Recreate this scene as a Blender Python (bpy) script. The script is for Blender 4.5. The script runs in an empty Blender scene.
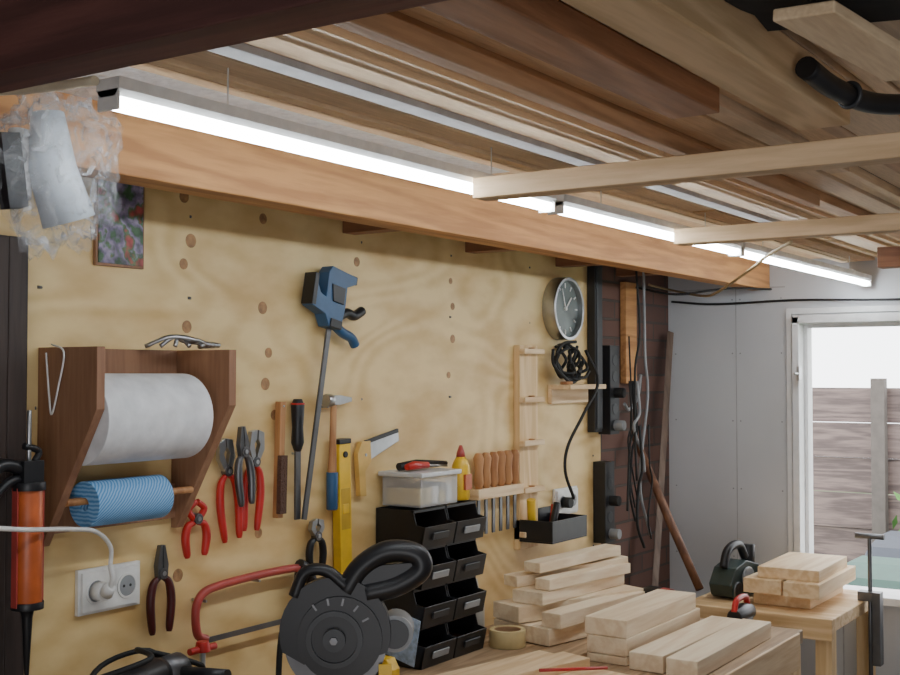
import bpy, bmesh, math, random
from mathutils import Vector, Matrix, noise
random.seed(7)
SC=bpy.context.scene
# ------------------------------------------------------------------ materials
def newmat(name):
    m=bpy.data.materials.new(name); m.use_nodes=True
    nt=m.node_tree; b=nt.nodes['Principled BSDF']; return m,nt,b
def plain(name,col,rough=.5,metal=0,var=.12,scale=25,bump=0.0,**kw):
    m,nt,b=newmat(name)
    tc=nt.nodes.new('ShaderNodeTexCoord'); n=nt.nodes.new('ShaderNodeTexNoise')
    n.inputs['Scale'].default_value=scale; n.inputs['Detail'].default_value=4
    nt.links.new(tc.outputs['Object'],n.inputs['Vector'])
    r=nt.nodes.new('ShaderNodeValToRGB')
    r.color_ramp.elements[0].position=.3; r.color_ramp.elements[1].position=.7
    r.color_ramp.elements[0].color=[c*(1-var) for c in col]+[1]
    r.color_ramp.elements[1].color=[min(1,c*(1+var)) for c in col]+[1]
    nt.links.new(n.outputs['Fac'],r.inputs['Fac']); nt.links.new(r.outputs['Color'],b.inputs['Base Color'])
    b.inputs['Roughness'].default_value=rough; b.inputs['Metallic'].default_value=metal
    if bump:
        bp=nt.nodes.new('ShaderNodeBump'); bp.inputs['Strength'].default_value=bump; bp.inputs['Distance'].default_value=.01
        nt.links.new(n.outputs['Fac'],bp.inputs['Height']); nt.links.new(bp.outputs['Normal'],b.inputs['Normal'])
    for k,v in kw.items(): b.inputs[k].default_value=v
    return m
def wood(name,c1,c2,axis='y',rough=.6,ring=14,fine=1.0,contrast=.5):
    """procedural timber, grain along axis"""
    m,nt,b=newmat(name); L=nt.links.new
    tc=nt.nodes.new('ShaderNodeTexCoord'); mp=nt.nodes.new('ShaderNodeMapping')
    s={'x':(.6,7,7),'y':(7,.6,7),'z':(7,7,.6)}[axis]
    mp.inputs['Scale'].default_value=s; L(tc.outputs['Object'],mp.inputs['Vector'])
    n=nt.nodes.new('ShaderNodeTexNoise'); n.inputs['Scale'].default_value=1.2; n.inputs['Detail'].default_value=2; n.inputs['Distortion'].default_value=.4
    L(mp.outputs[0],n.inputs['Vector'])
    a=nt.nodes.new('ShaderNodeMath'); a.operation='MULTIPLY'; a.inputs[1].default_value=ring*3; L(n.outputs['Fac'],a.inputs[0])
    si=nt.nodes.new('ShaderNodeMath'); si.operation='SINE'; L(a.outputs[0],si.inputs[0])
    n2=nt.nodes.new('ShaderNodeTexNoise'); n2.inputs['Scale'].default_value=14*fine; n2.inputs['Detail'].default_value=6; L(mp.outputs[0],n2.inputs['Vector'])
    ma=nt.nodes.new('ShaderNodeMath'); ma.operation='MULTIPLY_ADD'; ma.inputs[1].default_value=.22*contrast*2; L(si.outputs[0],ma.inputs[0]); L(n2.outputs['Fac'],ma.inputs[2])
    r=nt.nodes.new('ShaderNodeValToRGB'); r.color_ramp.elements[0].position=.25; r.color_ramp.elements[1].position=.75
    r.color_ramp.elements[0].color=list(c2)+[1]; r.color_ramp.elements[1].color=list(c1)+[1]
    L(ma.outputs[0],r.inputs['Fac']); L(r.outputs['Color'],b.inputs['Base Color'])
    b.inputs['Roughness'].default_value=rough
    bp=nt.nodes.new('ShaderNodeBump'); bp.inputs['Strength'].default_value=.25; bp.inputs['Distance'].default_value=.004
    L(n2.outputs['Fac'],bp.inputs['Height']); L(bp.outputs['Normal'],b.inputs['Normal'])
    return m
def emis(name,col,st):
    m,nt,b=newmat(name); b.inputs['Base Color'].default_value=list(col)+[1]
    b.inputs['Emission Color'].default_value=list(col)+[1]; b.inputs['Emission Strength'].default_value=st; return m

def plywood():
    m,nt,b=newmat('plywood_sheet'); L=nt.links.new
    tc=nt.nodes.new('ShaderNodeTexCoord'); mp=nt.nodes.new('ShaderNodeMapping'); mp.inputs['Scale'].default_value=(1,1.2,2.6)
    L(tc.outputs['Object'],mp.inputs['Vector'])
    n=nt.nodes.new('ShaderNodeTexNoise'); n.inputs['Scale'].default_value=1.15; n.inputs['Detail'].default_value=1.2; n.inputs['Distortion'].default_value=.4; n.inputs['Roughness'].default_value=.4
    L(mp.outputs[0],n.inputs['Vector'])
    a=nt.nodes.new('ShaderNodeMath'); a.operation='MULTIPLY'; a.inputs[1].default_value=80; L(n.outputs['Fac'],a.inputs[0])
    si=nt.nodes.new('ShaderNodeMath'); si.operation='SINE'; L(a.outputs[0],si.inputs[0])
    n2=nt.nodes.new('ShaderNodeTexNoise'); n2.inputs['Scale'].default_value=4; n2.inputs['Detail'].default_value=8; L(mp.outputs[0],n2.inputs['Vector'])
    ma=nt.nodes.new('ShaderNodeMath'); ma.operation='MULTIPLY_ADD'; ma.inputs[1].default_value=.07; L(si.outputs[0],ma.inputs[0]); L(n2.outputs['Fac'],ma.inputs[2])
    r=nt.nodes.new('ShaderNodeValToRGB'); e=r.color_ramp.elements
    e[0].position=.28; e[0].color=(.62,.395,.15,1); e[1].position=.62; e[1].color=(.82,.61,.29,1)
    L(ma.outputs[0],r.inputs['Fac']); L(r.outputs['Color'],b.inputs['Base Color']); b.inputs['Roughness'].default_value=.5
    return m
def brick():
    m,nt,b=newmat('old_brick'); L=nt.links.new
    tc=nt.nodes.new('ShaderNodeTexCoord'); sp=nt.nodes.new('ShaderNodeSeparateXYZ'); cb=nt.nodes.new('ShaderNodeCombineXYZ')
    L(tc.outputs['Object'],sp.inputs[0]); L(sp.outputs[1],cb.inputs[0]); L(sp.outputs[2],cb.inputs[1])
    t=nt.nodes.new('ShaderNodeTexBrick'); L(cb.outputs[0],t.inputs['Vector'])
    t.inputs['Scale'].default_value=1; t.inputs['Brick Width'].default_value=.22; t.inputs['Row Height'].default_value=.065; t.inputs['Mortar Size'].default_value=.005
    t.inputs['Color1'].default_value=(.16,.08,.06,1); t.inputs['Color2'].default_value=(.11,.06,.048,1); t.inputs['Mortar'].default_value=(.085,.065,.055,1)
    L(t.outputs['Color'],b.inputs['Base Color']); b.inputs['Roughness'].default_value=.9
    bp=nt.nodes.new('ShaderNodeBump'); bp.invert=True; bp.inputs['Distance'].default_value=.006; L(t.outputs['Fac'],bp.inputs['Height']); L(bp.outputs['Normal'],b.inputs['Normal'])
    return m
def mosaic():
    m,nt,b=newmat('painted_flowers'); L=nt.links.new
    tc=nt.nodes.new('ShaderNodeTexCoord'); v=nt.nodes.new('ShaderNodeTexVoronoi'); v.inputs['Scale'].default_value=60
    n=nt.nodes.new('ShaderNodeTexNoise'); n.inputs['Scale'].default_value=30; n.inputs['Detail'].default_value=3
    L(tc.outputs['Object'],v.inputs['Vector']); L(tc.outputs['Object'],n.inputs['Vector'])
    r=nt.nodes.new('ShaderNodeValToRGB'); e=r.color_ramp.elements
    e[0].position=.36; e[0].color=(.07,.15,.07,1); e[1].position=.66; e[1].color=(.50,.10,.09,1)
    for p,c in ((.45,(.26,.21,.34,1)),(.52,(.40,.33,.48,1)),(.58,(.10,.22,.10,1))):
        q=e.new(p); q.color=c
    L(n.outputs['Fac'],r.inputs['Fac'])
    r2=nt.nodes.new('ShaderNodeValToRGB'); r2.color_ramp.elements[0].color=(1,1,1,1); r2.color_ramp.elements[1].color=(.3,.3,.3,1); r2.color_ramp.elements[0].position=.3; r2.color_ramp.elements[1].position=.75
    L(v.outputs['Distance'],r2.inputs[0])
    mx=nt.nodes.new('ShaderNodeMixRGB'); mx.blend_type='MULTIPLY'; mx.inputs[0].default_value=.7
    L(r.outputs['Color'],mx.inputs[1]); L(r2.outputs[0],mx.inputs[2]); L(mx.outputs[0],b.inputs['Base Color']); b.inputs['Roughness'].default_value=.5
    return m
def checks(name,c1,c2,sc):
    m,nt,b=newmat(name); L=nt.links.new
    tc=nt.nodes.new('ShaderNodeTexCoord'); mp=nt.nodes.new('ShaderNodeMapping'); mp.inputs['Rotation'].default_value=(.785,0,0); L(tc.outputs['Object'],mp.inputs[0])
    t=nt.nodes.new('ShaderNodeTexWave'); t.inputs['Scale'].default_value=sc; t.bands_direction='Y'; t.inputs['Distortion'].default_value=2.5
    L(mp.outputs[0],t.inputs['Vector']); r=nt.nodes.new('ShaderNodeValToRGB'); r.color_ramp.elements[0].color=list(c1)+[1]; r.color_ramp.elements[1].color=list(c2)+[1]
    L(t.outputs['Fac'],r.inputs[0]); L(r.outputs[0],b.inputs['Base Color']); b.inputs['Roughness'].default_value=.8; return m

PLY=plywood(); BRICK=brick()
BEAM=wood('beam_timber',(.60,.30,.11),(.42,.19,.065),'y')
BEAMX=wood('joist_timber',(.74,.53,.32),(.55,.37,.20),'x')
DARKX=wood('dark_red_timber',(.15,.06,.05),(.09,.038,.033),'x')
STUBX=wood('brown_joist',(.26,.11,.05),(.15,.06,.028),'x'); REDY=wood('reddish_joist',(.42,.21,.11),(.28,.13,.065),'y')
CE=[wood('ceiling_board_a',(.80,.56,.34),(.58,.38,.21),'y',ring=6,fine=2.2,contrast=.3),wood('ceiling_board_b',(.72,.47,.26),(.52,.31,.16),'y',ring=6,fine=2.2,contrast=.3),
    wood('ceiling_board_c',(.86,.66,.43),(.68,.49,.29),'y',ring=6,fine=2.2,contrast=.3),wood('ceiling_board_d',(.56,.34,.19),(.38,.22,.115),'y',contrast=.3),wood('ceiling_board_e',(.74,.55,.37),(.57,.41,.26),'y',ring=6,fine=2.2,contrast=.3)]
PINEY=wood('pine_y',(.84,.64,.40),(.70,.48,.26),'y'); PINEX=wood('pine_x',(.80,.58,.33),(.64,.42,.20),'x'); PINEZ=wood('pine_z',(.82,.60,.33),(.68,.45,.21),'z')
PINEP=wood('pine_pale',(.88,.74,.54),(.76,.59,.39),'y')
HOLD=wood('holder_wood',(.36,.19,.105),(.25,.12,.065),'z',ring=4,contrast=.25)
BENCHM=wood('bench_top_wood',(.46,.31,.18),(.30,.19,.10),'y')
POSTM=wood('dark_post',(.05,.032,.026),(.025,.016,.013),'z'); STICK=wood('stick_wood',(.22,.10,.05),(.12,.05,.025),'z')
BLACK=plain('black_plastic',(.012,.012,.014),.42); DK=plain('dark_grey_plastic',(.035,.037,.041),.45); RUB=plain('black_rubber',(.011,.011,.011),.65)
STEEL=plain('steel',(.45,.46,.47),.35,1); DSTEEL=plain('dark_steel',(.16,.16,.165),.42,.9); GREY=plain('grey_plastic',(.28,.29,.30),.5)
RED=plain('red_handle',(.50,.022,.018),.4); REDP=plain('red_paint',(.42,.06,.05),.4); BLUE=plain('blue_plastic',(.025,.09,.20),.4)
YEL=plain('yellow_plastic',(.80,.50,.03),.4); ORANGE=plain('orange_cartridge',(.50,.11,.03),.4); WHITE=plain('white_plastic',(.76,.75,.72),.35)
PAPER=plain('paper',(.74,.74,.75),.9,bump=.15); BLUEP=checks('blue_cloth',(.06,.25,.55),(.30,.52,.78),60); CARD=plain('cardboard',(.35,.2,.1),.8)
WALLG=plain('grey_wall_board',(.56,.57,.59),.75,var=.05,scale=3); TRIM=plain('white_trim',(.75,.75,.75),.55,var=.06); FLOORM=plain('concrete',(.2,.19,.18),.85,scale=6,bump=.2)
DARKC=plain('dark_roofing',(.02,.018,.017),.9); FOIL=plain('foil_sheet',(.75,.77,.80),.38,.4,scale=60,bump=.8); METALST=plain('galvanised',(.50,.50,.50),.7,.0)
KNOT=plain('dowel_end',(.36,.19,.08),.6,var=.35,scale=60); HANDLEW=wood('handle_wood',(.50,.25,.10),(.33,.14,.05),'z'); BRUSHM=plain('bristle',(.12,.06,.04),.9,scale=200,bump=1)
TANW=plain('tan_cable',(.35,.26,.14),.6); TEAL=plain('tool_green',(.035,.055,.052),.4); TAPE=plain('tape',(.62,.50,.25),.6); BLUECARD=plain('pale_blue',(.35,.48,.68),.7,var=.35,scale=60)
CLEAR,_n,_b=newmat('clear_plastic'); _b.inputs['Base Color'].default_value=(.8,.82,.85,1); _b.inputs['Alpha'].default_value=.35; _b.inputs['Roughness'].default_value=.15
def bagmat():
    m,nt,b=newmat('plastic_bag'); L=nt.links.new
    b.inputs['Base Color'].default_value=(.75,.77,.8,1); b.inputs['Roughness'].default_value=.1
    n=nt.nodes.new('ShaderNodeTexNoise'); n.inputs['Scale'].default_value=24; n.inputs['Detail'].default_value=5; n.inputs['Distortion'].default_value=2
    tc=nt.nodes.new('ShaderNodeTexCoord'); L(tc.outputs['Object'],n.inputs['Vector'])
    r=nt.nodes.new('ShaderNodeMapRange'); r.inputs[1].default_value=.45; r.inputs[2].default_value=.8; r.inputs[3].default_value=.06; r.inputs[4].default_value=.6
    L(n.outputs['Fac'],r.inputs[0]); L(r.outputs[0],b.inputs['Alpha'])
    bp=nt.nodes.new('ShaderNodeBump'); bp.inputs['Strength'].default_value=1; bp.inputs['Distance'].default_value=.02; L(n.outputs['Fac'],bp.inputs['Height']); L(bp.outputs['Normal'],b.inputs['Normal'])
    return m
BAG=bagmat(); LAMP=emis('lamp_diffuser',(.88,.95,1),44)

# ------------------------------------------------------------------ builder
class B:
    def __init__(s,name): s.n=name; s.bm=bmesh.new(); s.mats=[]; s.M=Matrix.Identity(4)
    def mi(s,m):
        if m not in s.mats: s.mats.append(m)
        return s.mats.index(m)
    def face(s,vs,m,sm=False):
        try: f=s.bm.faces.new(vs)
        except ValueError: return
        f.material_index=s.mi(m); f.smooth=sm
    def v(s,p): return s.bm.verts.new(s.M@Vector(p))
    def box(s,x0,x1,y0,y1,z0,z1,m): return s.obox(((x0+x1)/2,(y0+y1)/2,(z0+z1)/2),(x1-x0,y1-y0,z1-z0),(0,0,0),m)
    def obox(s,c,d,rot,m):
        from mathutils import Euler
        R=Euler(rot).to_matrix(); c=Vector(c)
        P=[s.v(c+R@Vector((i*d[0]/2,j*d[1]/2,k*d[2]/2))) for i in(-1,1) for j in(-1,1) for k in(-1,1)]
        for q in((0,1,3,2),(4,6,7,5),(0,4,5,1),(2,3,7,6),(0,2,6,4),(1,5,7,3)): s.face([P[i] for i in q],m)
        return s
    def prism(s,poly,a0,a1,m,axis='x'):
        def P(a,p):
            return {'x':(a,p[0],p[1]),'y':(p[0],a,p[1]),'z':(p[0],p[1],a)}[axis]
        A=[s.v(P(a0,p)) for p in poly]; C=[s.v(P(a1,p)) for p in poly]; n=len(poly)
        s.face(A[::-1],m); s.face(C,m)
        for i in range(n): s.face([A[i],A[(i+1)%n],C[(i+1)%n],C[i]],m)
        return s
    def tube(s,pts,r,m,seg=10,cap=True,flat=1.0):
        pts=[Vector(p) for p in pts]; n=len(pts)
        R=r if isinstance(r,(list,tuple)) else [r]*n
        prev=None; rings=[]
        for i,p in enumerate(pts):
            if i==0: d=pts[1]-p
            elif i==n-1: d=p-pts[i-1]
            else: d=(pts[i+1]-p).normalized()+(p-pts[i-1]).normalized()
            if d.length<1e-9: d=Vector((0,0,1))
            d.normalize()
            if prev is None:
                a=Vector((1,0,0)) if abs(d.x)<.9 else Vector((0,0,1))
            else: a=prev
            u=(a-d*a.dot(d)); 
            if u.length<1e-6: u=d.orthogonal()
            u.normalize(); w=d.cross(u); prev=u
            rings.append([s.v(p+(u*math.cos(t)*flat+w*math.sin(t))*R[i]) for t in [2*math.pi*k/seg for k in range(seg)]])
        for i in range(n-1):
            for k in range(seg): s.face([rings[i][k],rings[i][(k+1)%seg],rings[i+1][(k+1)%seg],rings[i+1][k]],m,True)
        if cap: s.face(rings[0][::-1],m); s.face(rings[-1],m)
        return s
    def cyl(s,p0,p1,r,m,seg=24,r1=None): return s.tube([p0,p1],[r,r if r1 is None else r1],m,seg)
    def cable(s,pts,r,m,seg=8): return s.tube(smooth(pts),r,m,seg)
    def ring(s,c,ax,R,r,m,seg=32,sec=8):
        c=Vector(c); ax=Vector(ax).normalized(); u=ax.orthogonal().normalized(); w=ax.cross(u)
        G=[]
        for i in range(seg):
            t=2*math.pi*i/seg; d=u*math.cos(t)+w*math.sin(t)
            G.append([s.v(c+d*(R+r*math.cos(q))+ax*r*math.sin(q)) for q in [2*math.pi*k/sec for k in range(sec)]])
        for i in range(seg):
            for k in range(sec): s.face([G[i][k],G[(i+1)%seg][k],G[(i+1)%seg][(k+1)%sec],G[i][(k+1)%sec]],m,True)
        return s
    def hollow(s,c,ax,Ro,Ri,h,m,seg=32):
        c=Vector(c); ax=Vector(ax).normalized(); u=ax.orthogonal().normalized(); w=ax.cross(u)
        G=[]
        for i in range(seg):
            t=2*math.pi*i/seg; d=u*math.cos(t)+w*math.sin(t)
            G.append([s.v(c+d*a+ax*b) for a,b in((Ro,0),(Ro,h),(Ri,h),(Ri,0))])
        for i in range(seg):
            for k in range(4): s.face([G[i][k],G[(i+1)%seg][k],G[(i+1)%seg][(k+1)%4],G[i][(k+1)%4]],m,k%2==0)
        return s
    def ball(s,c,r,m,n=16,f=None):
        c=Vector(c); r=r if isinstance(r,(tuple,list)) else (r,r,r); G=[]
        for i in range(1,n):
            a=math.pi*i/n; row=[]
            for k in range(n*2):
                t=math.pi*k/n; d=Vector((math.sin(a)*math.cos(t),math.sin(a)*math.sin(t),math.cos(a)))
                q=f(d) if f else 1
                row.append(s.v(c+Vector((d.x*r[0]*q,d.y*r[1]*q,d.z*r[2]*q))))
            G.append(row)
        T=s.v(c+Vector((0,0,r[2]*(f(Vector((0,0,1))) if f else 1)))); D=s.v(c-Vector((0,0,r[2]*(f(Vector((0,0,-1))) if f else 1)))); N=n*2
        for k in range(N):
            s.face([T,G[0][k],G[0][(k+1)%N]],m,True); s.face([D,G[-1][(k+1)%N],G[-1][k]],m,True)
            for i in range(len(G)-1): s.face([G[i][k],G[i+1][k],G[i+1][(k+1)%N],G[i][(k+1)%N]],m,True)
        return s
    def done(s,bev=0.0015,seg=2):
        bmesh.ops.recalc_face_normals(s.bm,faces=s.bm.faces)
        xs=[v.co for v in s.bm.verts]
        c=Vector([(min(p[i] for p in xs)+max(p[i] for p in xs))/2 for i in range(3)])
        for v in s.bm.verts: v.co-=c
        me=bpy.data.meshes.new(s.n); s.bm.to_mesh(me); s.bm.free()
        for m in s.mats: me.materials.append(m)
        o=bpy.data.objects.new(s.n,me); o.location=c; SC.collection.objects.link(o)
        if bev:
            b=o.modifiers.new('bevel','BEVEL'); b.width=bev; b.segments=seg; b.limit_method='ANGLE'; b.angle_limit=math.radians(40)
        return o
def smooth(pts,k=6):
    P=[Vector(p) for p in pts]; P=[P[0]*2-P[1]]+P+[P[-1]*2-P[-2]]; out=[]
    for i in range(1,len(P)-2):
        for j in range(k):
            t=j/k; a,b,c,d=P[i-1:i+3]
            out.append(.5*((2*b)+(c-a)*t+(2*a-5*b+4*c-d)*t*t+(3*b-a-3*c+d)*t**3))
    out.append(P[-2]); return out
def circ(cy,cz,r,n=20,a0=0,a1=2*math.pi): return [(cy+r*math.cos(a0+(a1-a0)*i/n),cz+r*math.sin(a0+(a1-a0)*i/n)) for i in range(n)]

# ------------------------------------------------------------------ room shell
b=B('floor'); b.box(-.1,4,-1.6,4.4,-.1,0,FLOORM); b.done(0)
b=B('wall_left'); b.box(-.12,0,-1.6,4.42,0,2.2,BRICK); b.done(0)
b=B('wall_back'); b.box(0,.50,4.3,4.42,0,2.2,WALLG); b.box(.50,1.35,4.3,4.42,0,.84,WALLG); b.box(.50,1.35,4.3,4.42,1.82,2.2,WALLG); b.box(1.35,4,4.3,4.42,0,2.2,WALLG)
SEAM=plain('panel_seam',(.38,.385,.40),.8); b.box(.0,.455,4.2985,4.301,1.938,1.943,SEAM); b.box(.268,.271,4.2985,4.301,0,1.938,SEAM); b.box(.65,.655,4.2985,4.301,0,.83,SEAM)
for z in (.95,1.2,1.45,1.7,1.9):
    for x in (.03,.255,.285,.44): b.cyl((x,4.2985,z),(x,4.30,z),.003,GREY,8)
b.done(0)
b=B('wall_right'); b.box(4,4.1,-1.6,4.42,0,2.2,WALLG); b.done(0)
b=B('wall_front'); b.box(-.12,4.1,-1.7,-1.6,0,2.2,WALLG); b.done(0)
b=B('ceiling'); b.box(-.12,4.1,-1.7,4.42,2.10,2.2,DARKC); b.done(0)
b=B('plywood_panel'); b.box(.001,.018,1.30,3.68,.55,2.03,PLY)
kn=[(1.76,1.99),(2.00,1.97),(1.78,1.90),(1.76,1.85),(2.0,1.77),(1.77,1.72),(2.02,1.67),(2.01,1.60),(2.04,1.53),(1.75,1.21),(1.99,1.27),(2.76,1.88),(2.77,1.81),(2.77,1.72),(2.34,1.90),(2.75,1.62),(1.79,1.58)]
for (y,z) in kn:
    s=random.uniform(.7,1.05)*(.75 if y>2.5 else 1)
    b.cyl((.0175,y,z),(.0187,y,z),.016*s,KNOT,20)
for y in (1.40,1.78,2.36,2.76,3.2,3.62):
    for z in (1.05,1.35,1.56,1.78,1.95):
        b.cyl((.0175,y+random.uniform(-.01,.01),z),(.0187,y,z),.003,DSTEEL,10)
b.done(0)
b=B('window_1')
b.box(.487,.512,4.27,4.43,.84,1.83,TRIM); b.box(.487,1.38,4.27,4.43,1.805,1.835,TRIM); b.box(.47,1.38,4.24,4.43,.835,.862,TRIM); b.box(1.35,1.38,4.27,4.43,.84,1.83,TRIM)
b.box(.512,.525,4.33,4.36,.86,1.80,TRIM); b.box(.525,1.35,4.33,4.36,1.79,1.805,TRIM)
b.done(.002)
b=B('trim_1'); b.box(.462,.48,4.288,4.3,.0,1.86,TRIM); b.box(.48,1.40,4.288,4.3,1.84,1.86,TRIM); b.done(.001)
b=B('window_latch'); b.box(.513,.523,4.24,4.27,1.60,1.65,STEEL); b.cyl((.518,4.25,1.625),(.518,4.20,1.625),.004,STEEL); b.done(.001)

# ------------------------------------------------------------------ ceiling boards
b=B('ceiling_boards'); x=.662
while x<3.2:
    w=random.choice((.02,.025,.035,.045,.06,.08,.10)); z=random.choice((2.022,2.030,2.036,2.018)); 
    cuts=[.76]; 
    while cuts[-1]<4.28: cuts.append(min(4.28,cuts[-1]+random.uniform(1.2,2.6)))
    for i in range(len(cuts)-1):
        b.box(x,x+w-.003,cuts[i]+.001,cuts[i+1]-.001,z+random.uniform(-.004,.004),z+.022,random.choice(CE+[CE[2],CE[0],CE[4]]))
    x+=w
b.box(.40,.660,2.1,4.28,2.035,2.05,CE[0]); b.box(.40,.660,.76,2.1,2.045,2.06,CE[3])
b.done(.001,1)
b=B('foil_insulation_sheet'); b.box(.42,.66,.80,2.08,2.031,2.037,FOIL); b.done(0)
b=B('grey_batten'); b.box(.845,.880,.8,3.05,1.998,2.008,METALST); b.done(.001)
b=B('ceiling_beam'); b.box(.33,.40,.55,4.298,1.931,2.04,BEAM); b.done(.003)
def joist(y,w,x0,x1,z0,z1,m,name='ceiling_joist'):
    b=B(name); b.box(x0,x1,y,y+w,z0,z1,m); b.done(.002)
joist(1.685,.045,.775,3.2,1.915,1.95,BEAMX); joist(2.53,.05,.775,3.2,1.915,1.95,BEAMX); 
joist(3.62,.06,.95,3.2,1.935,1.995,STUBX)
joist(.70,.055,.40,3.2,1.905,2.0,DARKX,'painted_crossbeam')
for yy in (2.28,2.83,3.36,3.80): joist(yy,.05,.02,.33,1.965,2.04,STUBX,'wall_joist')
b=B('roof_beam'); b.box(1.345,1.415,.76,1.62,1.953,2.012,wood('roof_beam_wood',(.74,.53,.31),(.57,.38,.20),'y')); b.done(.003)
b=B('roof_beam'); b.box(1.19,1.26,.76,1.55,1.975,2.010,REDY); b.done(.002)
b=B('roof_beam'); b.box(1.06,1.085,.76,2.6,1.985,2.01,CE[3]); b.done(.002)
b=B('black_roof_membrane')
G=[[b.v((1.42+.09*i,.77+.042*j,1.985+.010*noise.noise(Vector((i*.6,j*.6,1)))+(.012 if i==0 else 0))) for j in range(13)] for i in range(9)]
for i in range(8):
    for j in range(12): b.face([G[i][j],G[i+1][j],G[i+1][j+1],G[i][j+1]],DARKC,True)
b.done(0)
b=B('black_drain_pipe'); b.cable([(1.435,1.36,1.972),(1.445,1.44,1.962),(1.47,1.53,1.958),(1.53,1.60,1.965),(1.66,1.64,1.965)],.013,BLACK,16); b.ring((1.453,1.475,1.960),(.3,1,0),.0145,.003,DK); b.done(0)
b=B('roof_plank'); b.obox((1.53,1.24,1.955),(.06,.30,.012),(0,.05,-.10),CE[2]); b.done(.002)
for y0,y1 in ((.935,1.99),(2.02,2.99),(3.01,4.27)):
    b=B('tube_light')
    b.prism([(.730,1.966),(.730,1.952),(.738,1.944),(.762,1.944),(.770,1.952),(.770,1.966)],y0,y1,WHITE,'y')
    b.prism([(.737,1.944),(.740,1.934),(.746,1.930),(.754,1.930),(.760,1.934),(.763,1.944)],y0+.006,y1-.006,LAMP,'y')
    for yy in (y0,y1-.004): b.box(.733,.767,yy,yy+.004,1.928,1.952,WHITE)
    for yy in (y0+.2,y1-.2): b.cyl((.748,yy,1.966),(.748,yy,2.04),.0012,WHITE,6)
    b.done(0)
b=B('white_conduit'); b.cable([(.42,.95,1.99),(.5,.95,1.985),(.62,.94,1.972),(.74,.925,1.962)],.006,plain('cream_pvc',(.7,.62,.45),.5)); b.done(0)

# ------------------------------------------------------------------ wall things
b=B('dark_wall_post'); b.box(.0,.08,1.19,1.295,0,1.86,POSTM); b.box(.0195,.08,1.295,1.335,0,1.86,POSTM); b.done(.003)
b=B('flower_painting'); b.box(.019,.03,1.53,1.64,1.835,2.01,mosaic()); b.box(.0190,.027,1.525,1.645,1.83,2.015,HOLD); b.done(.001)
def outlet(y0,z0,n):
    b=B('wall_socket'); W=.075
    b.box(.019,.028,y0,y0+W*n,z0,z0+.085,WHITE); b.box(.028,.034,y0+.006,y0+W*n-.006,z0+.006,z0+.079,WHITE)
    for i in range(n):
        c=y0+W*(i+.5); b.hollow((.028,c,z0+.0425),(1,0,0),.025,.020,.008,WHITE); b.cyl((.028,c,z0+.0425),(.0345,c,z0+.0425),.020,GREY)
        for s in(-1,1): b.cyl((.034,c+s*.008,z0+.0425),(.035,c+s*.008,z0+.0425),.003,BLACK,8)
    return b.done(.002)
outlet(1.49,1.17,2); outlet(3.34,1.175,2)
b=B('white_power_cable'); b.cable([(.10,1.05,1.37),(.15,1.18,1.375),(.170,1.27,1.365),(.14,1.38,1.352),(.10,1.47,1.335),(.075,1.525,1.30),(.07,1.53,1.262)],.0042,WHITE)
b.cyl((.036,1.528,1.213),(.06,1.528,1.213),.018,WHITE); b.cyl((.06,1.528,1.213),(.075,1.528,1.225),.015,WHITE,r1=.009); b.cable([(.072,1.528,1.222),(.078,1.529,1.24),(.07,1.53,1.264)],.0055,WHITE); b.done(0)

b=B('paper_roll_holder')
prof=[(.02,1.67),(.18,1.67),(.18,1.56),(.035,1.31),(.02,1.31)]
b.prism(prof,1.402,1.42,HOLD,'y'); b.prism(prof,1.728,1.748,HOLD,'y')
b.box(.020,.034,1.42,1.728,1.60,1.67,HOLD); b.box(.020,.032,1.42,1.728,1.33,1.40,HOLD)
b.cyl((.104,1.42,1.54),(.104,1.728,1.54),.012,HANDLEW)
b.cyl((.078,1.42,1.39),(.078,1.728,1.39),.007,HANDLEW)
b.hollow((.104,1.424,1.54),(0,1,0),.083,.02,.255,PAPER,48); b.hollow((.104,1.428,1.54),(0,1,0),.0205,.018,.248,CARD)
b.hollow((.085,1.455,1.385),(0,1,0),.042,.012,.18,BLUEP,36)
b.done(.001)
b=B('wire_clamp')
for i in range(5): b.cable([(.06+.02*i,1.62+.02*i,1.676),(.10,1.65+.01*i,1.695),(.13-.01*i,1.69,1.688),(.12,1.72+.01*i,1.68),(.09,1.735,1.677)],.0045,STEEL)
b.done(0)
b=B('white_string'); b.cable([(.06,1.40,1.675),(.1,1.395,1.66),(.09,1.392,1.60),(.07,1.394,1.55),(.06,1.396,1.58),(.05,1.396,1.66)],.0018,WHITE); b.done(0)

b=B('caulking_gun'); y=1.305; x=.125
b.cyl((x,y,1.235),(x,y,1.43),.024,ORANGE); b.tube([(x,y,1.235),(x,y,1.225),(x,y,1.21),(x,y,1.10)],[.024,.012,.009,.003],BLACK,12)
b.hollow((x,y,1.225),(0,0,1),.027,.0242,.012,BLACK); b.hollow((x,y,1.425),(0,0,1),.028,.01,.014,BLACK)
for s in(-1,1): b.obox((x,y+s*.026,1.33),(.014,.003,.2),(0,0,0),REDP)
b.box(x-.015,x+.015,y-.02,y+.02,1.438,1.475,BLACK); b.cyl((x,y,1.47),(x,y,1.56),.004,STEEL)
b.tube(smooth([(x,y-.01,1.46),(x,y-.05,1.47),(x,y-.09,1.45),(x,y-.12,1.43)]),.011,BLACK); b.tube(smooth([(x,y-.01,1.445),(x,y-.04,1.44),(x,y-.075,1.41),(x,y-.10,1.38)]),.008,BLACK)
b.tube(smooth([(x,y+.01,1.47),(x,y+.02,1.49),(x,y-.01,1.50)]),.006,BLACK)
b.cyl((.08,y,1.455),(x-.012,y,1.455),.004,STEEL,8)
b.done(.001)

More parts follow.
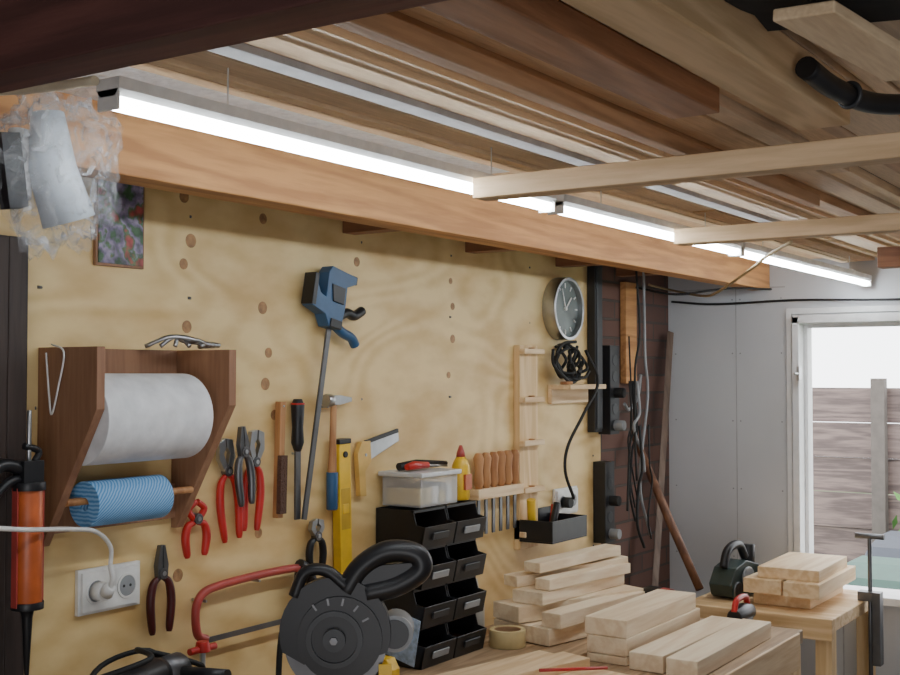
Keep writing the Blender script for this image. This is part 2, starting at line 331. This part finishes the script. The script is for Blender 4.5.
def crump(d): 
    return (1+.34*noise.noise(d*2.3)+.22*noise.noise(d*6+Vector((3,1,2)))+.07*noise.noise(d*15))*(1-.5*max(0,d.z-.45))
b=B('plastic_bag_with_rolls')
b.ball((.50,1.065,1.91),(.06,.085,.118),BAG,40,crump)
b.tube([(.50,1.045,1.975),(.505,1.05,1.90),(.51,1.075,1.83)],[.022,.032,.036],plain('pale_roll',(.56,.61,.66),.5,var=.2,scale=12),20)
b.tube([(.47,1.025,1.95),(.475,1.01,1.86)],[.016,.024],PAPER,16)
b.obox((.49,.995,1.89),(.02,.03,.10),(.15,0,0),BLACK)
b.cable([(.50,1.065,1.975),(.47,1.07,2.0),(.43,1.07,2.02),(.402,1.07,2.02)],.006,BAG)
b.done(0)

b=B('bar_clamp')
b.M=Matrix.Translation((0,2.205,1.76))@Matrix.Rotation(math.atan2(-.09,.46),4,'X')
b.obox((.045,0,-.21),(.006,.016,.54),(0,0,0),DSTEEL)
b.prism([(-.022,-.03),(.022,-.03),(.030,.03),(.028,.075),(.060,.09),(.060,.108),(-.035,.112),(-.045,.095),(-.045,.035),(-.065,.04),(-.075,.055),(-.088,.055),(-.088,.005),(-.04,-.005)][::-1],.030,.064,BLUE)
b.prism([(-.02,.03),(.02,.03),(.02,.07),(-.03,.07)],.028,.067,BLACK); b.prism([(-.02,-.03),(.022,-.03),(.022,-.01),(-.02,-.01)],.028,.067,BLACK)
b.tube(smooth([(.047,.02,.0),(.047,.055,.02),(.047,.085,.02),(.047,.115,.04)]),[.012]*19,BLACK)
b.tube(smooth([(.047,.02,-.02),(.047,.05,-.03),(.047,.085,-.035),(.047,.105,-.05)]),[.012]*19,BLUE)
b.obox((.047,-.085,.045),(.035,.014,.075),(0,0,0),BLACK); b.obox((.047,.055,.10),(.03,.02,.02),(0,0,0),BLACK)
b.cyl((.019,0,.05),(.030,0,.05),.004,STEEL,8)
b.done(.002)

def pliers(name,y,zt,zb,w,mh,jaw='long',tilt=0,xo=.034):
    b=B(name); h=zt-zb; b.M=Matrix.Translation((xo,y,zt))@Matrix.Rotation(tilt,4,'X')
    pz=-h*.32
    b.cyl((-.007,0,pz),(.009,0,pz),.011,DSTEEL,20); b.cyl((.009,0,pz),(.011,0,pz),.005,STEEL,12)
    for s in(-1,1):
        if jaw=='long': b.prism([(s*.001,0),(s*.006,0),(s*.015,pz*.7),(s*.012,pz-.012),(s*.001,pz-.012)],-.006,.006,DSTEEL)
        elif jaw=='pincer': b.tube(smooth([(0,s*.002,-.002),(0,s*.018,-.012),(0,s*.022,pz*.55),(0,s*.008,pz)]),.007,RED,8)
        else: b.prism([(s*.002,0),(s*.02,-.005),(s*.024,pz*.6),(s*.010,pz),(s*.002,pz*.8),(s*.010,pz*.45),(s*.002,pz*.3)],-.006,.006,STEEL)
        P=smooth([(0,s*.005,pz-.008),(0,s*w*.38,pz-h*.12),(0,s*w*.5,pz-h*.33),(0,s*w*.42,-h*.93),(0,s*w*.40,-h)])
        n=len(P); b.tube(P,[.0055+.0035*math.sin(math.pi*min(1,i/n*1.1)) for i in range(n)],mh,10)
    b.cyl((-.014,0,pz*.75),(-.004,0,pz*.75),.003,STEEL,8)
    return b.done(.001)
pliers('pincers',1.785,1.36,1.245,.06,RED,'pincer'); pliers('water_pump_pliers',1.865,1.485,1.265,.055,RED,'wide',.12)
pliers('slip_joint_pliers',1.895,1.51,1.34,.04,DSTEEL,'long',.1,.056); pliers('adjustable_pliers',1.965,1.50,1.28,.05,RED,'wide',-.08); pliers('combination_pliers',1.69,1.28,1.105,.055,plain('black_red_grip',(.07,.008,.008),.4),'long')
pliers('spring_clamp',2.17,1.285,1.16,.05,BLACK,'wide')
b=B('wire_brush'); b.obox((.034,2.04,1.43),(.016,.018,.26),(-.03,0,0),HANDLEW); b.obox((.046,2.036,1.375),(.012,.022,.13),(-.03,0,0),BRUSHM); b.cyl((.019,2.045,1.55),(.044,2.045,1.55),.003,STEEL,8); b.done(.004)
b=B('flat_file'); b.tube([(.036,2.10,1.565),(.036,2.10,1.55),(.036,2.10,1.50),(.036,2.10,1.465),(.036,2.10,1.445)],[.010,.016,.013,.015,.008],BLACK,14); b.tube([(.036,2.10,1.556),(.036,2.10,1.552)],[.0165,.0165],RED,14)
b.box(.033,.039,2.091,2.109,1.29,1.447,DSTEEL); b.cyl((.0192,2.10,1.44),(.034,2.10,1.44),.003,STEEL,8); b.done(.001)
b=B('hammer'); b.tube([(.04,2.225,1.55),(.04,2.222,1.46),(.04,2.22,1.38),(.04,2.22,1.30)],[.009,.010,.013,.012],HANDLEW,14,flat=.7); b.tube([(.04,2.22,1.39),(.04,2.22,1.302)],[.0142,.0135],BLUE,14)
b.cyl((.04,2.195,1.56),(.04,2.215,1.56),.015,STEEL); b.box(.030,.050,2.212,2.24,1.549,1.572,STEEL); b.prism([(2.24,1.549),(2.285,1.556),(2.285,1.566),(2.24,1.572)],.032,.048,STEEL); b.cyl((.0192,2.20,1.545),(.045,2.20,1.545),.003,STEEL,8); b.done(.001)
b=B('spirit_level'); b.M=Matrix.Translation((0,2.265,1.30))@Matrix.Rotation(.03,4,'X'); b.box(.022,.046,-.022,.022,-.165,.165,YEL); b.box(.026,.0465,-.018,.018,-.05,.05,plain('level_web',(.55,.34,.03),.5)); b.box(.028,.048,-.012,.012,-.012,.012,YEL); b.box(.020,.048,-.023,.023,.155,.167,BLACK); b.box(.020,.048,-.023,.023,-.167,-.155,BLACK); b.cyl((.0192,0,.13),(.05,0,.13),.008,BLACK); b.done(.002)
b=B('hand_saw'); b.M=Matrix.Translation((0,2.335,1.41))@Matrix.Rotation(math.radians(10),4,'X')
b.prism([(.03,-.01),(.17,.012),(.17,.034),(.03,.035)],.030,.032,STEEL); b.prism([(-.018,-.085),(.006,-.09),(.012,-.03),(.040,-.01),(.045,.04),(.01,.045),(-.01,.02)],.024,.038,plain('yellow_wood',(.66,.42,.12),.5)); b.box(.028,.034,.03,.17,.034,.044,BLACK); b.cyl((.0192,.02,.01),(.04,.02,.01),.004,STEEL,10); b.done(.003)
b=B('hacksaw'); b.cable([(.05,1.80,1.075),(.05,1.775,1.09),(.05,1.77,1.14),(.05,1.79,1.17),(.05,1.84,1.18),(.05,1.95,1.185),(.05,2.06,1.185),(.05,2.10,1.18)],.009,REDP,12)
b.box(.049,.051,1.79,2.14,1.066,1.078,DSTEEL); b.tube(smooth([(.05,2.09,1.19),(.05,2.12,1.17),(.05,2.155,1.10),(.05,2.15,1.05)]),[.014]*19,BLACK); b.tube(smooth([(.05,2.09,1.19),(.05,2.085,1.15),(.05,2.10,1.09),(.05,2.14,1.06)]),.008,BLACK); b.cyl((.0192,1.95,1.174),(.06,1.95,1.174),.003,STEEL,8); b.cyl((.0192,1.79,1.155),(.06,1.79,1.155),.003,STEEL,8); b.done(.0006)
b=B('chisel_rack'); b.box(.019,.06,2.84,3.09,1.27,1.30,PINEY)
for i in range(6):
    y=2.862+i*.040; b.tube([(.045,y,1.30),(.045,y,1.315),(.045,y,1.35),(.045,y,1.385),(.045,y,1.40)],[.009,.0145,.012,.0155,.009],HANDLEW,14); b.box(.042,.047,y-.007,y+.007,1.17,1.30,DSTEEL)
b.done(.0015)
b=B('pegged_wall_rack'); b.box(.019,.04,3.10,3.21,1.10,1.71,PINEZ)
for z in (1.695,1.55,1.42,1.28,1.15): b.box(.04,.062,3.095,3.215,z-.012,z+.004,PINEY); b.cyl((.05,3.155,z+.004),(.05,3.155,z+.008),.01,HANDLEW)
b.done(.002)
CY=3.375
b=B('wall_clock'); b.hollow((.019,CY,1.83),(1,0,0),.100,.090,.045,STEEL,48); b.cyl((.019,CY,1.83),(.045,CY,1.83),.091,plain('clock_face',(.16,.19,.18),.25,var=.3,scale=9),48)
for i in range(12):
    a=i*math.pi/6; b.obox((.047,CY+.074*math.sin(a),1.83+.074*math.cos(a)),(.003,.005,.016),(-a,0,0),WHITE)
b.obox((.049,CY+.02,1.848),(.002,.006,.055),(-.8,0,0),WHITE); b.obox((.050,CY-.012,1.86),(.002,.004,.07),(.35,0,0),WHITE); b.cyl((.045,CY,1.83),(.053,CY,1.83),.006,WHITE,12); b.done(.001)
b=B('small_wall_shelf'); b.box(.019,.10,3.31,3.56,1.575,1.59,PINEY); b.box(.019,.034,3.31,3.56,1.53,1.575,PINEY)
b.cyl((.07,3.34,1.59),(.07,3.34,1.60),.02,HANDLEW); b.done(.002)
b=B('coiled_power_cable')
for i in range(10):
    cy=3.40+random.uniform(-.05,.05); r=.05+random.uniform(-.015,.02); ph=random.random()*6
    b.cable([(.06+random.uniform(-.02,.02),cy+r*math.cos(ph+t)*1.2,1.665+r*math.sin(ph+t)) for t in [k*.7 for k in range(random.choice((5,6,8)))]],.005,RUB)
b.cable([(.08,3.45,1.70),(.12,3.46,1.60),(.11,3.38,1.50),(.08,3.33,1.40),(.075,3.32,1.32),(.07,3.38,1.24),(.06,3.40,1.23)],.005,RUB); b.cyl((.037,3.378,1.217),(.065,3.378,1.217),.017,RUB); b.done(0)
b=B('cable_duct'); b.box(.0195,.05,3.58,3.63,1.43,2.02,BLACK); b.box(.05,.055,3.585,3.625,1.44,2.0,DK); b.done(.003)
for (y,z0,z1) in ((3.66,1.42,1.72),(3.62,1.06,1.33)):
    b=B('power_strip'); b.box(.0195,.065,y,y+.07,z0,z1,BLACK); n=int((z1-z0)/.055)
    for i in range(n): b.cyl((.064,y+.035,z0+.03+i*.055),(.067,y+.035,z0+.03+i*.055),.019,DK,20)
    for i in (0,2): b.cyl((.066,y+.035,z0+.03+i*.055),(.10,y+.035,z0+.03+i*.055),.017,RUB if i else GREY,16)
    b.done(.003)
b=B('hanging_cables')
for i in range(9):
    y=3.72+random.uniform(-.08,.09); x=.115+random.uniform(0,.03); z0=random.choice((2.02,2.02,1.75,1.6,1.45)); z1=random.uniform(1.0,1.3)
    b.cable([(x,y,z0),(x+.01,y+random.uniform(-.02,.02),z0*.66+z1*.34),(x,y+random.uniform(-.03,.03),(z0+z1)/2),(x,y+random.uniform(-.05,.05),z0*.2+z1*.8),(x,y+random.uniform(-.07,.07),z1)],random.choice((.003,.004,.005)),random.choice((RUB,RUB,RUB,GREY)))
b.done(0)
b=B('white_cable'); b.cable([(.03,3.98,1.62),(.04,3.93,1.54),(.05,3.84,1.50),(.06,3.78,1.52)],.006,GREY); b.done(0)
b=B('hanging_board'); b.box(.002,.025,3.87,3.96,1.59,1.95,BEAM); b.done(.002)
b=B('leaning_stick'); b.tube([(.33,3.78,.912),(.2,3.83,1.13),(.03,3.91,1.42)],[.014,.015,.013],STICK,12); b.done(0)
b=B('leaning_plank'); b.tube([(.145,3.69,.02),(.035,4.24,1.78)],[.028,.028],wood('plank_brown',(.18,.12,.085),(.11,.07,.05),'z'),4,flat=.45); b.done(.002)
b=B('tan_ceiling_wire'); b.cable([(.03,4.05,1.95),(.1,4.1,1.93),(.33,3.8,1.885),(.5,3.5,1.87),(.75,3.1,1.90),(.9,2.8,1.905),(1.04,2.54,1.905)],.004,TANW); b.cable([(.42,4.25,1.93),(.35,4.0,1.92),(.2,3.9,1.90),(.05,3.9,1.93)],.004,RUB); b.done(0)
b=B('black_ceiling_cable'); b.cable([(.02,4.285,1.90),(.2,4.29,1.885),(.5,4.285,1.89),(.9,4.285,1.88),(1.4,4.285,1.89)],.004,RUB); b.done(0)

# ------------------------------------------------------------------ benches
b=B('workbench'); b.box(.02,.79,.25,3.40,.862,.90,BENCHM); b.box(.74,.795,.3,3.36,.80,.899,PINEY); b.box(.02,.06,.3,3.36,.78,.862,PINEY)
for y in (.3,1.8,3.31):
    b.box(.735,.79,y,y+.07,0,.862,PINEZ); b.box(.02,.075,y,y+.07,0,.862,PINEZ); b.box(.075,.735,y+.01,y+.05,.78,.862,PINEX)
b.done(.003)
b=B('saw_table'); b.box(.35,.82,3.60,4.12,.86,.90,PINEX); b.box(.30,.82,3.58,3.60,.835,.90,PINEX)
for x in(.37,.76):
    for y in(3.61,4.06): b.box(x,x+.05,y,y+.05,0,.86,PINEZ)
b.done(.003)
b=B('storage_bin_rack'); Y0=2.415; W=.145; Z0=.901; H=.097
for c in range(2):
    for r in range(4):
        y0=Y0+c*W+.002; y1=y0+W-.005; z=Z0+r*H; t=.003
        b.box(.02,.15,y0,y1,z,z+t,BLACK); b.box(.02,.02+t,y0,y1,z,z+H-.002,BLACK)
        for ys in (y0,y1-t):
            b.prism([(.02,z),(.160,z),(.170,z+.055),(.145,z+.060),(.135,z+H-.002),(.02,z+H-.002)],ys,ys+t,BLACK,'y')
        b.prism([(.145,z),(.160,z),(.172,z+.055),(.166,z+.055),(.153,z+.006)],y0,y1,BLACK,'y')
        b.box(.128,.138,y0,y1,z+H-.010,z+H-.002,BLACK)
        b.obox((.1705,(y0+y1)/2,z+.03),(.004,.07,.018),(0,.21,0),DK if (r+c)%2 else GREY)
        b.box(.03,.14,y0+t,y1-t,z+.004,z+.03,random.choice((DSTEEL,HANDLEW,DK,GREY)))
b.done(.0012,1)
b=B('clear_organizer_box'); b.box(.03,.150,2.43,2.595,1.292,1.366,CLEAR); b.box(.022,.158,2.422,2.603,1.366,1.378,plain('frosted_lid',(.6,.62,.63),.3))
for i in range(5): b.box(.04,.140,2.437+i*.031,2.46+i*.031,1.296,1.325+random.random()*.02,random.choice((WHITE,GREY,TAPE)))
b.done(.003)
b=B('screwdriver'); b.tube([(.10,2.44,1.39),(.10,2.47,1.393),(.10,2.53,1.39)],[.008,.011,.008],RED,12); b.tube([(.10,2.53,1.39),(.10,2.62,1.383)],[.003,.003],STEEL,8); b.tube([(.06,2.46,1.388),(.07,2.52,1.392),(.09,2.63,1.388)],[.010,.012,.007],BLACK,12); b.done(0)
b=B('glue_bottle'); b.tube([(.12,2.655,1.292),(.12,2.655,1.296),(.12,2.655,1.38),(.12,2.655,1.395),(.12,2.655,1.405)],[.02,.024,.024,.018,.011],YEL,20); b.tube([(.12,2.655,1.405),(.12,2.655,1.415),(.12,2.655,1.435)],[.012,.011,.004],REDP,14); b.box(.135,.1455,2.64,2.67,1.32,1.36,ORANGE); b.done(0)
b=B('instruction_card'); b.obox((.14,2.37,.985),(.085,.002,.12),(.12,.25,0),BLUECARD); b.done(0)

b=B('mitre_saw')
r=Vector((.833,.553,0)); n=Vector((-.553,.833,0)); M=Matrix.Identity(4)
for i in range(3): M[i][0]=r[i]; M[i][1]=n[i]; M[i][2]=(0,0,1)[i]
M.translation=(.36,1.84,0); b.M=M
b.box(-.10,.12,-.07,.12,.901,.93,DK); b.cyl((0,0,.93),(0,0,.95),.09,DK,32); b.box(-.10,-.01,.05,.065,.93,1.0,GREY); b.box(.02,.12,.05,.065,.93,1.0,GREY)
b.prism([(-.02,.95),(.03,.95),(.05,1.10),(.0,1.12)],.07,.11,DK,'y')
b.cyl((0,-.004,1.10),(0,.0,1.10),.10,DSTEEL,48)
b.prism(circ(0,1.12,.108,26,-.35,math.pi+.5)+[(-.06,1.06),(.06,1.07)],-.018,.012,BLACK,'y')
b.prism(circ(.01,1.11,.082,30,0,2*math.pi),-.024,-.017,BLACK,'y'); b.hollow((0,-.03,1.11),(0,1,0),.055,.045,.008,DK); b.cyl((0,-.038,1.11),(0,-.02,1.11),.022,DK); b.cyl((0,-.044,1.11),(0,-.036,1.11),.008,DSTEEL,6)
for i in range(5):
    a=.5+i*.42; b.obox((.068*math.cos(a),-.025,1.115+.068*math.sin(a)),(.004,.002,.014),(0,-a+math.pi/2,0),DSTEEL)
b.cyl((.02,.012,1.13),(.02,.12,1.13),.048,DK,28); b.cyl((.02,.12,1.13),(.02,.135,1.13),.042,BLACK,28)
b.cyl((.115,.0,1.115),(.115,.07,1.115),.036,GREY,24); b.cyl((.115,-.005,1.115),(.115,.0,1.115),.028,DK,24)
b.box(.085,.11,-.02,-.012,1.0,1.06,YEL)
b.tube(smooth([(.02,.0,1.20),(.05,0,1.245),(.10,0,1.275),(.155,0,1.27),(.165,0,1.24),(.12,0,1.21),(.06,0,1.195)]),[.022]*37,BLACK,12)
b.prism([(.03,1.19),(.10,1.20),(.16,1.235),(.15,1.255),(.09,1.25),(.04,1.225)],-.012,.012,BLACK,'y')
b.tube(smooth([(-.08,-.01,1.19),(-.06,-.01,1.235),(-.02,-.01,1.24),(.02,-.01,1.21)]),.012,BLACK,10)
b.cable([(-.02,.10,1.15),(-.07,.10,1.18),(-.11,.06,1.12),(-.115,.02,1.0),(-.11,-.0,.92)],.006,RUB)
b.done(.0025)
b=B('power_tool_case'); b.box(.10,.36,1.28,1.62,.901,1.045,DK); b.box(.095,.365,1.275,1.625,.965,.975,BLACK); b.box(.365,.38,1.40,1.50,.98,1.0,BLACK); b.done(.006)
b=B('angle_grinder'); b.M=Matrix.Translation((.26,1.42,1.095))@Matrix.Rotation(.15,4,'Z')
b.tube([(0,-.13,0),(0,-.11,0),(0,-.02,0),(0,.05,0),(0,.07,0)],[.022,.028,.026,.034,.028],BLACK,18); b.tube([(0,.07,0),(0,.12,.0),(0,.14,0)],[.028,.028,.016],DSTEEL,18); b.cyl((0,.115,-.02),(0,.115,-.035),.058,DSTEEL,32); b.tube([(.02,.1,.0),(.12,.1,.0)],[.010,.014],BLACK,12)
b.cable([(0,-.13,0),(-.02,-.18,.01),(.04,-.2,.0),(.10,-.12,-.03),(.06,-.03,-.036),(.0,-.03,-.036)],.005,RUB)
b.cable([(-.06,-.08,-.035),(-.09,.02,.015),(-.05,.10,.03),(-.07,.17,-.03)],.005,RUB); b.cable([(-.02,-.1,.02),(.05,-.02,.05),(-.04,.06,.04),(.03,.15,.0),(-.05,.19,-.04)],.005,RUB); b.done(0)
b=B('g_clamp'); b.tube([(.14,1.70,.93),(.14,1.70,1.08)],[.006,.006],STEEL,10); b.tube([(.14,1.665,1.085),(.14,1.735,1.085)],[.007,.007],RED,10); b.prism([(1.67,.901),(1.73,.901),(1.73,.93),(1.67,.93)],.11,.17,DSTEEL); b.tube([(.14,1.70,1.08),(.14,1.70,1.10)],[.016,.012],RED,14); b.done(.001)
b=B('tape_measure'); b.prism([(.14,.901),(.20,.901),(.20,.94),(.185,.965),(.155,.965),(.14,.945)],2.24,2.275,YEL,'y'); b.cyl((.17,2.235,.93),(.17,2.28,.93),.02,BLACK); b.done(.004)
b=B('masking_tape_roll'); b.hollow((.20,2.76,.901),(0,0,1),.048,.036,.045,TAPE); b.hollow((.20,2.76,.902),(0,0,1),.036,.034,.043,CARD); b.done(.001)
b=B('wood_glue_pot'); b.tube([(.07,2.80,.901),(.07,2.80,.905),(.07,2.80,1.0),(.07,2.80,1.02),(.07,2.80,1.06)],[.026,.028,.028,.016,.008],plain('cloudy',(.45,.44,.40),.35),20); b.done(0)
b=B('black_tool_tray'); b.box(.02,.15,3.10,3.32,1.125,1.13,BLACK); b.box(.02,.025,3.10,3.32,1.13,1.21,BLACK); b.box(.145,.15,3.10,3.32,1.13,1.19,DK); b.box(.02,.15,3.10,3.105,1.13,1.19,BLACK); b.box(.02,.15,3.315,3.32,1.13,1.19,BLACK)
b.tube([(.06,3.14,1.14),(.07,3.115,1.25)],[.012,.014],YEL,12); b.tube([(.09,3.2,1.14),(.09,3.24,1.23)],[.010,.012],BLACK,12); b.tube([(.06,3.26,1.14),(.06,3.28,1.22)],[.010,.012],RED,12); b.done(.001)

def boards(name,L,m):
    b=B(name)
    for (c,d,rz,ry) in L: b.obox(c,d,(ry,0,rz),m)
    return b.done(.002)
boards('lumber_stack',[((.505,2.97,.945),(.11,.48,.044),0,0),((.50,2.96,.99),(.115,.46,.044),.01,0),((.625,2.97,.923),(.09,.53,.043),-.01,0),((.715,2.97,.923),(.08,.55,.043),.015,0),((.505,2.97,.911),(.11,.48,.02),0,0)],PINEP)
boards('offcut_pile',[((.25,3.06,.925),(.20,.48,.045),-.20,0),((.23,3.06,.972),(.11,.48,.045),-.34,.0),((.32,3.04,.968),(.06,.44,.04),-.10,0),((.22,3.08,1.013),(.10,.44,.035),-.08,.0),((.20,3.10,1.055),(.06,.42,.030),-.38,.05),((.26,3.09,1.047),(.05,.40,.03),-.14,.0),((.22,3.10,1.092),(.06,.36,.028),-.22,.04)],PINEP)
boards('work_piece_boards',[((.36,2.42,.912),(.15,.50,.022),-.22,0),((.54,2.34,.912),(.16,.50,.022),-.16,0),((.42,2.36,.935),(.09,.5,.022),-.28,0)],PINEY)
boards('wood_blocks',[((.585,3.86,.965),(.12,.42,.045),0,0),((.705,3.86,.965),(.11,.44,.045),0.02,0),((.63,3.88,.921),(.18,.36,.04),0,0),((.65,3.86,1.005),(.19,.36,.035),.04,0)],PINEY)
b=B('red_pencil'); b.tube([(.50,2.40,.95),(.58,2.58,.93)],[.004,.004],RED,6); b.done(0)
b=B('cordless_drill'); b.M=Matrix.Translation((.375,3.36,.955))@Matrix.Rotation(1.2,4,'Z')
b.tube([(0,-.06,.0),(0,-.04,0),(0,.03,0),(0,.05,0),(0,.07,0),(0,.08,0)],[.022,.030,.030,.026,.02,.012],BLACK,16); b.tube([(0,-.041,0),(0,-.01,0)],[.0312,.0312],REDP,16); b.tube([(0,-.02,0),(.0,-.025,-.052)],[.02,.019],BLACK,14); b.cyl((0,.08,0),(0,.12,0),.003,STEEL,8); b.done(.002)
b=B('jigsaw'); b.M=Matrix.Translation((.64,3.33,.0))
b.box(-.03,.03,-.07,.05,.901,.91,STEEL); b.tube([(0,-.07,.94),(0,.0,.945),(0,.05,.94)],[.022,.026,.022],BLACK,16); b.tube(smooth([(0,-.07,.955),(0,-.05,.985),(0,.02,.985),(0,.04,.955)]),.009,RED,10); b.box(-.02,.02,-.05,.03,.91,.93,DSTEEL); b.done(.002)
b=B('belt_sander'); b.M=Matrix.Translation((.45,3.79,.901))@Matrix.Rotation(-.15,4,'Z')
b.prism([(-.09,.012),(.09,.012),(.105,.05),(.08,.10),(.0,.12),(-.07,.10),(-.105,.05)],-.04,.04,TEAL); b.tube([(-.045,-.06,.03),(.045,-.06,.03)],[.028,.028],DSTEEL,20); b.tube([(-.045,.06,.03),(.045,.06,.03)],[.028,.028],DSTEEL,20)
b.tube(smooth([(0,-.08,.10),(0,-.05,.155),(0,.02,.165),(0,.06,.12)]),.014,BLACK,12); b.cyl((0,.08,.09),(0,.085,.16),.022,BLACK); b.cyl((.04,0,.065),(.05,0,.065),.035,GREY); b.cyl((-.05,0,.065),(-.04,0,.065),.035,GREY); b.done(.003)
b=B('sash_clamp'); b.tube([(.835,3.95,.60),(.835,3.95,1.10)],[.007,.007],DSTEEL,10); b.tube([(.79,3.95,1.105),(.88,3.95,1.105)],[.009,.009],DSTEEL,10); b.box(.80,.845,3.93,3.97,.901,.93,DSTEEL); b.box(.845,.87,3.93,3.97,.70,.93,DSTEEL); b.done(.001)

# ------------------------------------------------------------------ outside
GZ=-.17
b=B('ground'); b.box(-6,12,4.42,20,-.5,GZ,plain('grass_ground',(.10,.14,.05),.9,scale=4)); b.done(0)
b=B('wooden_fence'); FW=wood('weathered_fence',(.17,.12,.105),(.075,.05,.045),'x')
for i in range(8): b.box(-3,2.2,7.4+.02*(i%2),7.43+.02*(i%2),GZ+.02+i*.212,GZ+.229+i*.212,FW)
for x in (-1.9,-.02,1.6): b.box(x,x+.08,7.33,7.4,GZ,1.60,plain('fence_post',(.10,.085,.075),.85))
b.done(.003)
b=B('garden_shrub'); LEAF=plain('leaf',(.06,.16,.03),.7,var=.5,scale=8)
for i in range(900):
    c=Vector((.42+random.gauss(0,.09),7.12+random.gauss(0,.05),max(GZ+.1,.55+random.gauss(0,.25)))); d=Vector((random.gauss(0,1),random.gauss(0,.4),random.gauss(0,1))).normalized(); e=d.orthogonal().normalized()
    v=[b.v(c+d*.045),b.v(c+e*.018),b.v(c-d*.045),b.v(c-e*.018)]; b.face(v,LEAF)
b.tube([(.42,7.12,GZ),(.41,7.12,.3),(.43,7.12,.9)],[.03,.02,.012],STICK,8)
b.done(0)
def bin_(x0,y0,body,lid):
    b=B('wheelie_bin'); w=.56; d=.6; h=.93
    n=[(x0+.04,y0+.04,x0+w-.04,y0+d-.04,GZ+.05),(x0,y0,x0+w,y0+d,GZ+h)]
    V=[[b.v((p[0],p[1],p[4])),b.v((p[2],p[1],p[4])),b.v((p[2],p[3],p[4])),b.v((p[0],p[3],p[4]))] for p in n]
    b.face(V[0],body); b.face(V[1],body)
    for i in range(4): b.face([V[0][i],V[0][(i+1)%4],V[1][(i+1)%4],V[1][i]],body)
    b.box(x0-.02,x0+w+.02,y0-.02,y0+d+.01,GZ+h-.03,GZ+h,body)
    b.prism([(y0-.03,GZ+h),(y0-.03,GZ+h+.03),(y0+.05,GZ+h+.07),(y0+.25,GZ+h+.10),(y0+.45,GZ+h+.10),(y0+d,GZ+h+.06),(y0+d+.02,GZ+h)],x0-.025,x0+w+.025,lid)
    b.cyl((x0+.02,y0+d+.06,GZ+h-.02),(x0+w-.02,y0+d+.06,GZ+h-.02),.014,body)
    for x in (x0+.03,x0+w-.03): b.box(x-.02,x+.02,y0+d-.01,y0+d+.07,GZ+h-.035,GZ+h-.005,body)
    for x in (x0+.0,x0+w-.05): b.cyl((x,y0+d-.02,GZ+.10),(x+.05,y0+d-.02,GZ+.10),.10,RUB,24)
    b.done(.012,3)
bin_(.50,4.75,plain('green_bin',(.008,.05,.03),.7),plain('green_lid',(.010,.065,.042),.6))
bin_(.40,5.65,plain('grey_bin',(.02,.026,.034),.7),plain('blue_grey_lid',(.014,.02,.034),.6))

# ------------------------------------------------------------------ light
w=bpy.data.worlds.new('sky'); SC.world=w; w.use_nodes=True; bg=w.node_tree.nodes['Background']; bg.inputs[0].default_value=(.95,.97,1,1); bg.inputs[1].default_value=6
def area(name,loc,rot,sx,sy,p,col):
    l=bpy.data.lights.new(name,'AREA'); l.shape='RECTANGLE'; l.size=sx; l.size_y=sy; l.energy=p; l.color=col
    o=bpy.data.objects.new(name,l); o.location=loc; o.rotation_euler=rot; SC.collection.objects.link(o)
area('added_fill_light',(2.7,-1.5,1.0),(math.radians(97),0,math.radians(14)),1.8,1.8,54,(.98,.98,1.0))  # unseen fill lamp added behind the camera to brighten the ceiling; no doorway there
# ------------------------------------------------------------------ camera
cam=bpy.data.cameras.new('camera'); co=bpy.data.objects.new('camera',cam); SC.collection.objects.link(co)
cam.sensor_width=36; cam.lens=48; co.location=(1.85,0,1.62); co.rotation_euler=(math.pi/2+math.radians(1.79),0,math.radians(33.6)); SC.camera=co
cam.clip_start=.02
